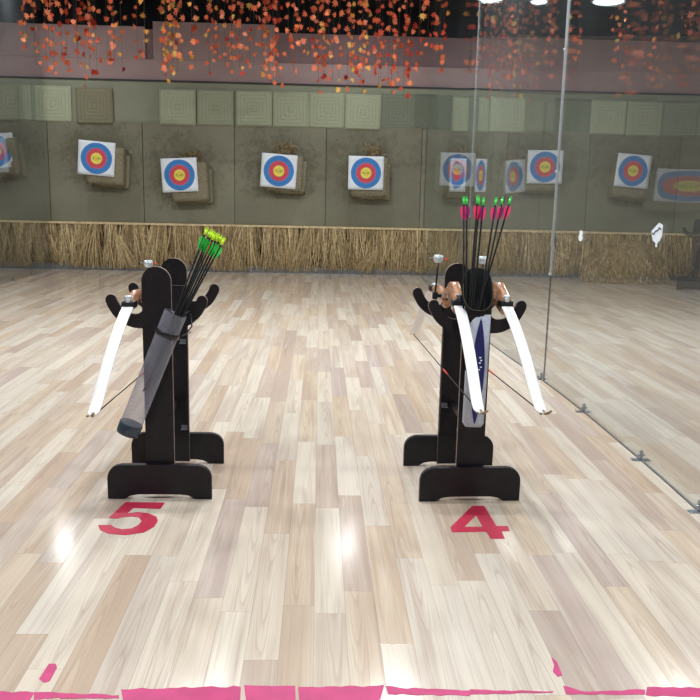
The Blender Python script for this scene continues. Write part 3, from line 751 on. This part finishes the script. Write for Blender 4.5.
def make_bow(label):
    root = empty('recurve_bow', (0, 0, 0), 0, label, 'bow', 'recurve bows resting on the racks')
    # riser
    mb = MB()
    prof = [(p.x, p.y) for p in smooth_pts([(-.30, -.008, 0), (-.24, .014, 0), (-.16, .040, 0), (-.08, .026, 0), (0, .002, 0), (.08, .0, 0), (.16, .004, 0), (.24, .0, 0), (.30, -.008, 0)], 3)]
    n = len(prof); wd = []; tk = []
    for i in range(n):
        t = abs(i / (n - 1) * 2 - 1)
        wd.append(.030 + .012 * math.sin(t * PI) + (.012 if t > .8 else 0)); tk.append((.062 if i < n / 2 and t > .35 else .040) + .030 * (math.sin(t * PI) ** 2) + (.030 if t > .5 and i < n / 2 else 0) - (.012 if i > n / 2 else 0))
    sweep(mb, prof, wd, tk)
    rs = mb.build('riser', M['wood'], root)
    g = MB(); g.tube([(0, -.06, -.03), (0, -.03, -.042), (0, .01, -.044), (0, .05, -.03)], [.014, .019, .019, .013], 10); g.build('grip', M['wood'], rs)
    rr = MB(); rr.box((-.024, -.235, .000), (.020, -.165, .062), bevel=.012); rr.build('shelf_block', M['wood'], rs)
    for s, name in ((-1, 'front'), (1, 'back')):
        end = (.852, -.372) if s < 0 else (.84, -.335)
        base = [(.275, .006), (.34, -.022), (.44, -.074), (.56, -.155), (.66, -.234), (.75, -.312), (.80, -.350), (.835, -.368), (.862, -.372)]
        if s > 0: base = [(y, z * .92 + .0) for (y, z) in base]
        pr = [(s * p.x, p.y) for p in smooth_pts([(a, b, 0) for a, b in base], 4)]
        n = len(pr); w = [.053 - .006 * (i / (n - 1)) for i in range(n)]
        for k in range(7): w[n - 1 - k] = min(w[n - 1 - k], .014 + .033 * math.sin(min(1, k / 6) * PI / 2))
        lb = MB(); sweep(lb, pr, w, .0075)
        limb = lb.build('limb', M['limb'], root)
        tp = MB(); e = base[-1]
        hook = smooth_pts([(.004, s * (e[0] - .018), e[1] + .003), (.006, s * e[0], e[1] - .001), (.012, s * (e[0] + .016), e[1] + .004), (.022, s * (e[0] + .028), e[1] + .016)], 3)
        tp.tube(hook, [.008 - .0004 * k for k in range(len(hook))], 8); tp.build('limb_tip', M['tip'], limb)
        tw = MB(); tw.tube([(-.012, s * (e[0] - .01), e[1] - .004), (-.012, s * (e[0] + .008), e[1] - .002)], .004, 8); tw.build('string_nock', M['tip'], limb)
        pk = MB(); pk.box((-.031, s * .262, -.016), (.031, s * .318, .016), bevel=.005)
        pocket = pk.build('limb_pocket', M['blackplastic'], root)
        kz = .036 if s < 0 else .019
        kb = MB(); kb.tube([(0, s * .304, .012), (0, s * .304, kz)], .015, 14); kb.ball((0, s * .304, kz), .018, scale=(1, 1, .5))
        kb.build('limb_bolt', M['whiteblock'] if s > 0 or 'right-hand' in label or 'number 5' in label else M['bluecap'], pocket)
    st = MB()
    a = Vector((.004, -.855, -.378)); b = Vector((.004, .855, -.350))
    st.tube([a, a.lerp(b, .5), b], .0028, 6); string = st.build('bowstring', M['string'], root)
    sv = MB(); m = a.lerp(b, .40); m2 = a.lerp(b, .46); sv.tube([m, m2], .0042, 6); sv.build('nocking_point', M['red'], string)
    # sight
    sg = empty('sight', (-.035, 0, 0), 0, parent=root); sg.scale = (.82, .9, 1)
    sb = MB()
    sb.box((.0, -.012, -.012), (.040, .012, .006), bevel=.003)
    sb.box((-.014, -.016, -.022), (.014, .016, .016), bevel=.003)
    sb.tube([(0, 0, 0), (.003, 0, .10), (.004, 0, .165)], .006, 8)
    sb.build('sight_bar', M['blackplastic'], sg)
    sk = MB(); sk.tube([(-.024, 0, .182), (-.018, 0, .182), (.026, 0, .182), (.032, 0, .182)], [.012, .018, .018, .012], 14); sk.box((-.016, -.014, .160), (.020, .014, .170), bevel=.003)
    sk.build('sight_block', M['whiteblock'], sg)
    sp = MB(); sp.tube([(-.052, 0, .184), (.044, 0, .181)], .0028, 8); sp.build('sight_pin', M['steel'], sg)
    se = MB(); se.tube([(.040, 0, .181), (.060, 0, .181)], .005, 8); se.ball((.060, 0, .181), .0055); se.build('pin_tip', M['red'], sg)
    return root
bowA = make_bow('white limbed recurve bow on the left hooks of the rack above number 5')
bowA.location = (-.852, 4.12, .955); bowA.rotation_euler = (0, 0, -.065)
bowB = make_bow('white limbed recurve bow on the left hooks of the rack above number 4')
for ch in bowB.children:
    if ch.name.startswith('sight'): ch.location.x = -.055
bowB.location = (.638, 4.12, .985); bowB.rotation_euler = (0, .04, .052)
bowC = make_bow('white limbed right-hand recurve bow of the two on the rack above number 4')
bowC.location = (.848, 4.12, .985); bowC.rotation_euler = (0, 0, .095)

for bw_ in (bowA,):
    for ch in bw_.children:
        if ch.name.startswith('riser'): ch.scale = (.7, 1, .62)
        if ch.name.startswith('sight'): ch.location.x = .012; ch.scale = (.72, .9, .9)

# ------------------------------------------------------------------ arrows
def make_arrow(nock, vanes, length=.80, label=None, cat=None, group=None, big=1.0):
    root = empty('arrow', (0, 0, 0), 0, label, cat, group)      # tip at the origin, nock up the +z axis
    mb = MB(); mb.tube([(0, 0, 0), (0, 0, .012), (0, 0, .03), (0, 0, length - .02)], [.0006, .0042, .0044, .0044], 8); mb.build('shaft', M['carbon'], root)
    nk = MB(); nk.tube([(0, 0, length - .032), (0, 0, length - .008)], .0048 * big, 8)
    nk.box((-.0048 * big, -.002, length - .008), (-.0015, .002, length + .004)); nk.box((.0015, -.002, length - .008), (.0048 * big, .002, length + .004))
    nk.build('nock', nock, root)
    for k, vm in enumerate(vanes):
        a = k * 2 * PI / 3 + .5
        d = Vector((math.cos(a), math.sin(a), 0)); nrm = Vector((-math.sin(a), math.cos(a), 0)) * .0008
        z1 = length - .042; z0 = z1 - .066
        o2 = [(.003, z0), (.009, z0 + .012), (.0150, z0 + .034), (.0165, z1 - .014), (.012, z1), (.003, z1 - .002)]
        v = MB(); A = [v.bm.verts.new(d * r + Vector((0, 0, z)) + nrm) for r, z in o2]; B = [v.bm.verts.new(d * r + Vector((0, 0, z)) - nrm) for r, z in o2]
        v.bm.faces.new(A); v.bm.faces.new(B[::-1])
        for i in range(len(o2)): v.bm.faces.new((A[i], B[i], B[(i + 1) % len(o2)], A[(i + 1) % len(o2)]))
        v.build('vane', vm, root)
    return root
def aim(o, tail, head, spin, length=.80):
    """nock end at head, pointing from tail to head"""
    d = (Vector(head) - Vector(tail)).normalized()
    q = Vector((0, 0, 1)).rotation_difference(d) @ Matrix.Rotation(spin, 3, 'Z').to_quaternion()
    o.rotation_mode = 'QUATERNION'; o.rotation_quaternion = q
    o.location = Vector(head) - d * length
gA = make_arrow(M['lime'], (M['green'], M['green'], M['orange']), big=1.5)
orange_mesh = [c.data for c in gA.children if c.name.startswith('vane') and c.data.materials[0] == M['orange']][0]
tag(gA, 'black arrow with green vanes and a lime nock in the clear tube quiver', 'arrow', 'green fletched arrows in the tube quiver')
i5 = 0
Q5T = Vector((-.652, 3.785, .925)); Q5B = Vector((-.876, 3.765, .372))
ax5 = (Q5T - Q5B).normalized()
heads5 = [(-.506, 3.80, 1.312), (-.492, 3.82, 1.300), (-.480, 3.795, 1.298), (-.468, 3.785, 1.290), (-.455, 3.80, 1.284), (-.444, 3.825, 1.278), (-.430, 3.805, 1.266)]
for k, h in enumerate(heads5):
    a = gA if k == 0 else copy_tree(gA)
    if k == 3:
        for c in a.children:
            if c.name.startswith('vane') and c.data.vertices[0].co.dot(orange_mesh.vertices[0].co) > .9999 * orange_mesh.vertices[0].co.length_squared and (c.data.vertices[0].co - orange_mesh.vertices[0].co).length < 1e-6: c.data = orange_mesh
    ex = Vector((-.655 + .007 * k, 3.787 + (k % 3 - 1) * .012, .92))
    aim(a, ex, h, 0 if k == 3 else k * .9 + .3)
    a['label'] = 'black arrow with green vanes and a lime nock in the clear tube quiver'
    if k != 3:
        for ch in a.children:
            if ch.name.startswith('vane') and ch.data.materials[0] == M['orange']:
                ch.data = ch.data.copy(); ch.data.materials[0] = M['green']
pA = make_arrow(M['nockgreen'], (M['pink'], M['pink'], M['purple']), big=1.2)
tag(pA, '', 'arrow', 'pink fletched arrows in the hip quiver'); pA['label'] = 'black arrow with pink vanes and green nock in the grey and navy quiver'
heads4 = [(.658, 3.84, 1.473, .676), (.673, 3.85, 1.473, .689), (.722, 3.84, 1.478, .713), (.733, 3.86, 1.470, .722), (.752, 3.85, 1.470, .734), (.808, 3.84, 1.471, .772), (.840, 3.85, 1.475, .782), (.875, 3.84, 1.476, .788)]
pl = ['leftmost pink fletched black arrow of the grey and navy quiver', 'second pink fletched arrow from the left, touching the leftmost one',
      'third pink fletched arrow from the left, in the middle cluster', 'fourth pink fletched arrow from the left, in the middle cluster',
      'pink fletched arrow with a yellowish nock, right side of the middle cluster', 'pink and purple fletched arrow, left of the three leaning right',
      'pink fletched arrow, middle of the three leaning right', 'rightmost pink fletched arrow, leaning furthest right']
for k, (x, y, z, ex) in enumerate(heads4):
    a = pA if k == 0 else copy_tree(pA)
    aim(a, (ex - .009, 3.80, 1.11), (x, y, z), k * 1.3 + .2)
    a['label'] = pl[k]

# ------------------------------------------------------------------ quivers
q = empty('tube_quiver', Q5B, 0, 'smoky clear plastic tube quiver hanging slanted on the left rack, holding green arrows', 'quiver')
q.rotation_mode = 'QUATERNION'; q.rotation_quaternion = Vector((0, 0, 1)).rotation_difference(ax5)
LN = (Q5T - Q5B).length
def ring(r, z, n=28, ry=None): return [(r * math.cos(2 * PI * k / n), (ry or r) * math.sin(2 * PI * k / n), z) for k in range(n)]
mb = MB(); mb.ringloft([ring(.0505, .01), ring(.0515, LN * .5), ring(.0525, LN)], False)
mb.build('tube_body', M['tube'], q)
mb = MB(); mb.ringloft([ring(.040, -.022), ring(.052, -.018), ring(.0545, -.008), ring(.0545, .034), ring(.052, .038)], True); mb.build('end_cap', M['bluecap'], q)
mb = MB(); mb.ringloft([ring(.0545, LN - .115), ring(.0575, LN - .112), ring(.0575, LN - .092), ring(.0545, LN - .089)], True); mb.build('strap_band', M['blackplastic'], q)
mb = MB(); mb.tube([(.055, .02, LN - .10), (.075, .045, LN - .08), (.085, .065, LN - .04), (.06, .06, LN + .01)], .004, 8); mb.build('hanging_cord', M['blackplastic'], q)

h = empty('hip_quiver', (.742, 3.785, .40), 0, 'light grey hip quiver with a navy lens shape and black mouth on the right rack', 'quiver')
h.rotation_euler = (0, .012, 0)
def rsq(wx, wy, z, n=28, e=.55, dz=0.0):
    out = []
    for k in range(n):
        a = 2 * PI * k / n; c, s = math.cos(a), math.sin(a)
        x = wx * (abs(c) ** e) * (1 if c > 0 else -1); y = wy * (abs(s) ** e) * (1 if s > 0 else -1)
        out.append((x, y, z + dz * (y / wy * .5 + .5)))
    return out
mb = MB(); mb.ringloft([rsq(.040, .022, .004), rsq(.050, .030, .02), rsq(.0505, .034, .25), rsq(.050, .038, .545)], True); mb.build('quiver_body', M['qgrey'], h)
mb = MB()
z0 = .545
DX = -.016
outer = [rsq(.050, .038, z0, e=.6), rsq(.056, .042, z0 + .012, e=.65, dz=.06), rsq(.066, .046, z0 + .018, e=.7, dz=.13), rsq(.064, .047, z0 + .016, e=.75, dz=.19)]
inner = [rsq(.060, .043, z0 + .016, e=.75, dz=.186), rsq(.058, .038, z0 - .01, e=.7, dz=.09), rsq(.044, .030, z0 - .06, e=.6)]
sh_ = lambda rg, f: [(p[0] * (1 + .10 * f) + DX * f, p[1], p[2]) for p in rg]
outer = [sh_(g_, f) for g_, f in zip(outer, (0, .5, 1, 1))]; inner = [sh_(g_, f) for g_, f in zip(inner, (1, .7, .2))]
mb.ringloft(outer + inner, True); mo = mb.build('quiver_mouth', M['qblack'], h)
mb = MB(); rim = sh_(rsq(.062, .046, z0 + .019, e=.75, dz=.189), 1); mb.tube([Vector(p) for p in rim + rim[:1]], .0013, 6, False); mb.build('rim_piping', M['piping'], mo)
# navy lens panel on the front face
mb = MB(); n = 20; Lf = []; Rt = []
for k in range(n + 1):
    t = k / n; zz = .025 + .505 * t; wdt = .030 * math.sin(PI * t) ** .8 * (1.0)
    Lf.append((-wdt + .0, zz)); Rt.append((wdt, zz))
out = Rt + Lf[::-1][1:-1]
mb.prism(out, 'y', -.0405, -.030, 0)
mb.build('navy_panel', M['navy'], h)
mb = MB()
for k, (x, z) in enumerate(((.006, .32), (.011, .332), (.006, .345), (.012, .30), (.004, .288))):
    mb.box((x - .004, -.0425, z - .0035), (x + .005, -.0404, z + .002), Matrix.Identity(4))
mb.build('printed_mark', M['paper'], h)
mb = MB(); mb.tube([(0, .036, .52), (0, .05, .56), (0, .075, .58)], .006, 8); mb.build('belt_loop', M['qblack'], h)

# ------------------------------------------------------------------ maple leaf garlands
def leaf_mesh(s, fold, mat):
    mb = MB()
    tips = [(90, 1), (66, .50), (48, .86), (28, .45), (8, .80), (-22, .36), (-48, .42), (-80, .20), (-100, .20), (-132, .42), (-158, .36), (172, .80), (152, .45), (132, .86), (114, .50)]
    pts = [(math.cos(math.radians(a)) * r * s, math.sin(math.radians(a)) * r * s) for a, r in tips]
    c = mb.bm.verts.new((0, 0, 0)); vs = [mb.bm.verts.new((x, fold * abs(x) + .1 * y * (1 if fold > 0 else -1), y)) for x, y in pts]
    for k in range(len(vs)): mb.bm.faces.new((c, vs[k], vs[(k + 1) % len(vs)]))
    me = bpy.data.meshes.new('leaf'); bmesh.ops.solidify(mb.bm, geom=mb.bm.faces[:], thickness=.0015); mb.bm.to_mesh(me); mb.bm.free(); me.materials.append(mat)
    return me
LM = {}
for i, m in enumerate(M['leaf']):
    LM[i] = [leaf_mesh(.060, .35, m), leaf_mesh(.053, -.4, m), leaf_mesh(.066, .15, m)]
groups = {0: 'orange', 1: 'red', 2: 'yellow'}
GT = 4.55
strmesh = None
def garland(x, y, zb, hue, where):
    lab = {'orange': 'hanging string of orange and coral maple leaves', 'red': 'hanging string of deep red maple leaves', 'yellow': 'hanging string of yellow and orange maple leaves'}[hue]
    root = empty('leaf_garland', (x, y, GT), U(-.5, .5), lab + where, 'garland', hue + ' leaf garlands' + where)
    ln = GT - zb
    mb = MB(); mb.tube([(0, 0, 0), (U(-.01, .01), 0, -ln * .5), (0, 0, -ln)], .0016, 4); mb.build('cord', M['vine'], root)
    wts = {'orange': (5, 1, 1.2, 4), 'red': (4, 4, .2, 1), 'yellow': (2, .2, 6, 2)}[hue]
    z = -ln + .01
    while z < -.25:
        mi = random.choices(range(4), wts)[0]
        o = bpy.data.objects.new('leaf', random.choice(LM[mi])); C.objects.link(o); o.parent = root
        o.location = (U(-.05, .05), U(-.03, .03), z)
        o.rotation_euler = (U(-.5, .5), U(-PI, PI), U(-.8, .8)); sc = U(.8, 1.15); o.scale = (sc, sc, sc)
        z += U(.09, .20)
def px2x(px, y): return (px - 320 + (0)) * y / 830 / 1.0
# clusters as seen across the room: (x range in metres at the wall of leaves, number, hue, lowest z range)
rows = [(-3.95, -3.55, 5, 'orange', 3.15, 3.5), (-3.6, -3.05, 7, 'red', 2.85, 3.3), (-3.25, -2.5, 9, 'orange', 3.05, 3.4), (-2.3, -1.9, 6, 'yellow', 2.95, 3.3), (-2.0, -1.45, 6, 'orange', 3.0, 3.4),
        (-1.5, -.6, 10, 'orange', 2.95, 3.35), (-.75, -.55, 3, 'red', 2.85, 3.1), (-.45, .1, 7, 'orange', 3.05, 3.4), (-.1, .75, 9, 'orange', 2.85, 3.3), (.42, .62, 3, 'yellow', 3.1, 3.2),
        (.7, 1.2, 8, 'red', 2.8, 3.2), (1.2, 1.6, 5, 'red', 3.1, 3.5)]
for (x0, x1, n, hue, za, zb) in rows:
    n = int(n * 1.3); za -= .08; zb -= .1
    for k in range(n):
        x = x0 + (x1 - x0) * (k + U(.1, .9)) / n
        garland(x, U(11.0, 12.2), U(za, zb), hue, ' near the middle of the ceiling' if abs(x) < 1.0 else (' at the left of the ceiling' if x < 0 else ' close to the right glass'))
for k in range(7):
    garland(-6.0 + k * .19 + U(-.05, .05), U(11.6, 12.6), U(3.0, 3.5), 'orange', ' beyond the left glass')
for k in range(15):
    garland(2.3 + k * .26 + U(-.08, .08), U(11.4, 12.6), U(3.05, 3.7), 'orange', ' beyond the right glass')

# ------------------------------------------------------------------ lamps
def lamp(x, y, r, power, label, group, z=4.56, col=(.97, .985, 1)):
    root = empty('ceiling_lamp', (x, y, z), 0, label, 'ceiling lamp', group)
    n = 32
    def rg(rr, zz): return [(rr * math.cos(2 * PI * k / n), rr * math.sin(2 * PI * k / n), zz) for k in range(n)]
    MB().ringloft([rg(r * 1.12, 0), rg(r * 1.14, -.03), rg(r * 1.08, -.05), rg(r, -.05), rg(r, -.01)], True).build('lamp_rim', M['lamprim'], root)
    MB().ringloft([rg(r * .98, -.012), rg(r * .98, -.045), rg(r * .8, -.06), rg(r * .3, -.066)], True).build('diffuser', M['lamp'], root)
    if z < 4.5: MB().ringloft([rg(r * .5, 4.56 - z), rg(r * .5, 0)], True).build('lamp_mount', M['dark'], root)
    if power:
        ld = bpy.data.lights.new('lamp_light', 'AREA'); ld.shape = 'DISK'; ld.size = r * 2; ld.energy = power; ld.color = col
        lo = bpy.data.objects.new('lamp_light', ld); C.objects.link(lo); lo.parent = root; lo.location = (0, 0, -.075)
    return root
lamp(-4.25, 13.25, .15, 26, 'round ceiling lamp close to the back wall, far left one, above the picture', 'lamps close to the back wall')
lamp(.54, 13.35, .15, 26, 'round ceiling lamp close to the back wall, middle one, above the picture', 'lamps close to the back wall')
for x in (-4.2, -1.2, .9, 4.2):  # unseen lamp row, added to brighten the back wall
    lamp(x, 8.3, .22, 128, 'unseen round ceiling lamp over the lanes, added to light the back wall', 'unseen added lamps over the lanes')
for x in (-3.4, .2, 3.9):
    lamp(x, 4.6, .22, 50, 'round white ceiling lamp above the racks', 'round lamps above the racks')
for x in (-3.0, .2, 3.6):
    lamp(x, .8, .28, 105, 'round white ceiling lamp above the shooting line', 'round lamps above the shooting line')
TG = 'bright drum lamps at the top right'
lamp(2.42, 12.7, .19, 4, 'bright drum lamp at the top of the picture, above the pink fletched arrows', TG, 4.29)
lamp(3.14, 12.7, .12, 5, 'smallest drum lamp, added in place of a glass reflection, left of the silver joint strip', TG, 4.27)  # added lamp standing in for the middle lamp's mirror image in the glass
lamp(4.16, 12.7, .22, 6, 'bright drum lamp at the top, right of the silver joint strip', TG, 4.30)
mb = MB().box((3.75, 12.9, 4.50), (5.3, 13.3, 4.56), bevel=.01)
tag(mb.build('ceiling_panel', M['lamprim']), 'grey white ceiling panel beside the right bright lamp at the top', 'ceiling panel')

w = bpy.data.worlds.new('world'); S.world = w; w.use_nodes = True
w.node_tree.nodes['Background'].inputs[0].default_value = (.5, .55, .6, 1); w.node_tree.nodes['Background'].inputs[1].default_value = .3

# ------------------------------------------------------------------ camera
cam = bpy.data.cameras.new('camera'); co = bpy.data.objects.new('camera', cam); C.objects.link(co)
cam.sensor_width = 36; cam.lens = 36 * 830 / 700; cam.clip_start = .05
Rm = Matrix(((0.999148575452019, -0.013932391933502375, -0.0388331382611903), (-0.03545287012626668, 0.1914454986818401, -0.9808627401600449), (0.021100193648673264, 0.9814043557522418, 0.19078855400289516))).transposed().transposed()
co.matrix_world = Matrix.Translation((0, 0, 1.5)) @ Rm.to_4x4()
S.camera = co
S.view_settings.view_transform = 'Standard'; S.view_settings.look = 'None'; S.view_settings.gamma = 1
S.view_settings.use_curve_mapping = False
S.view_settings.exposure = 0.12
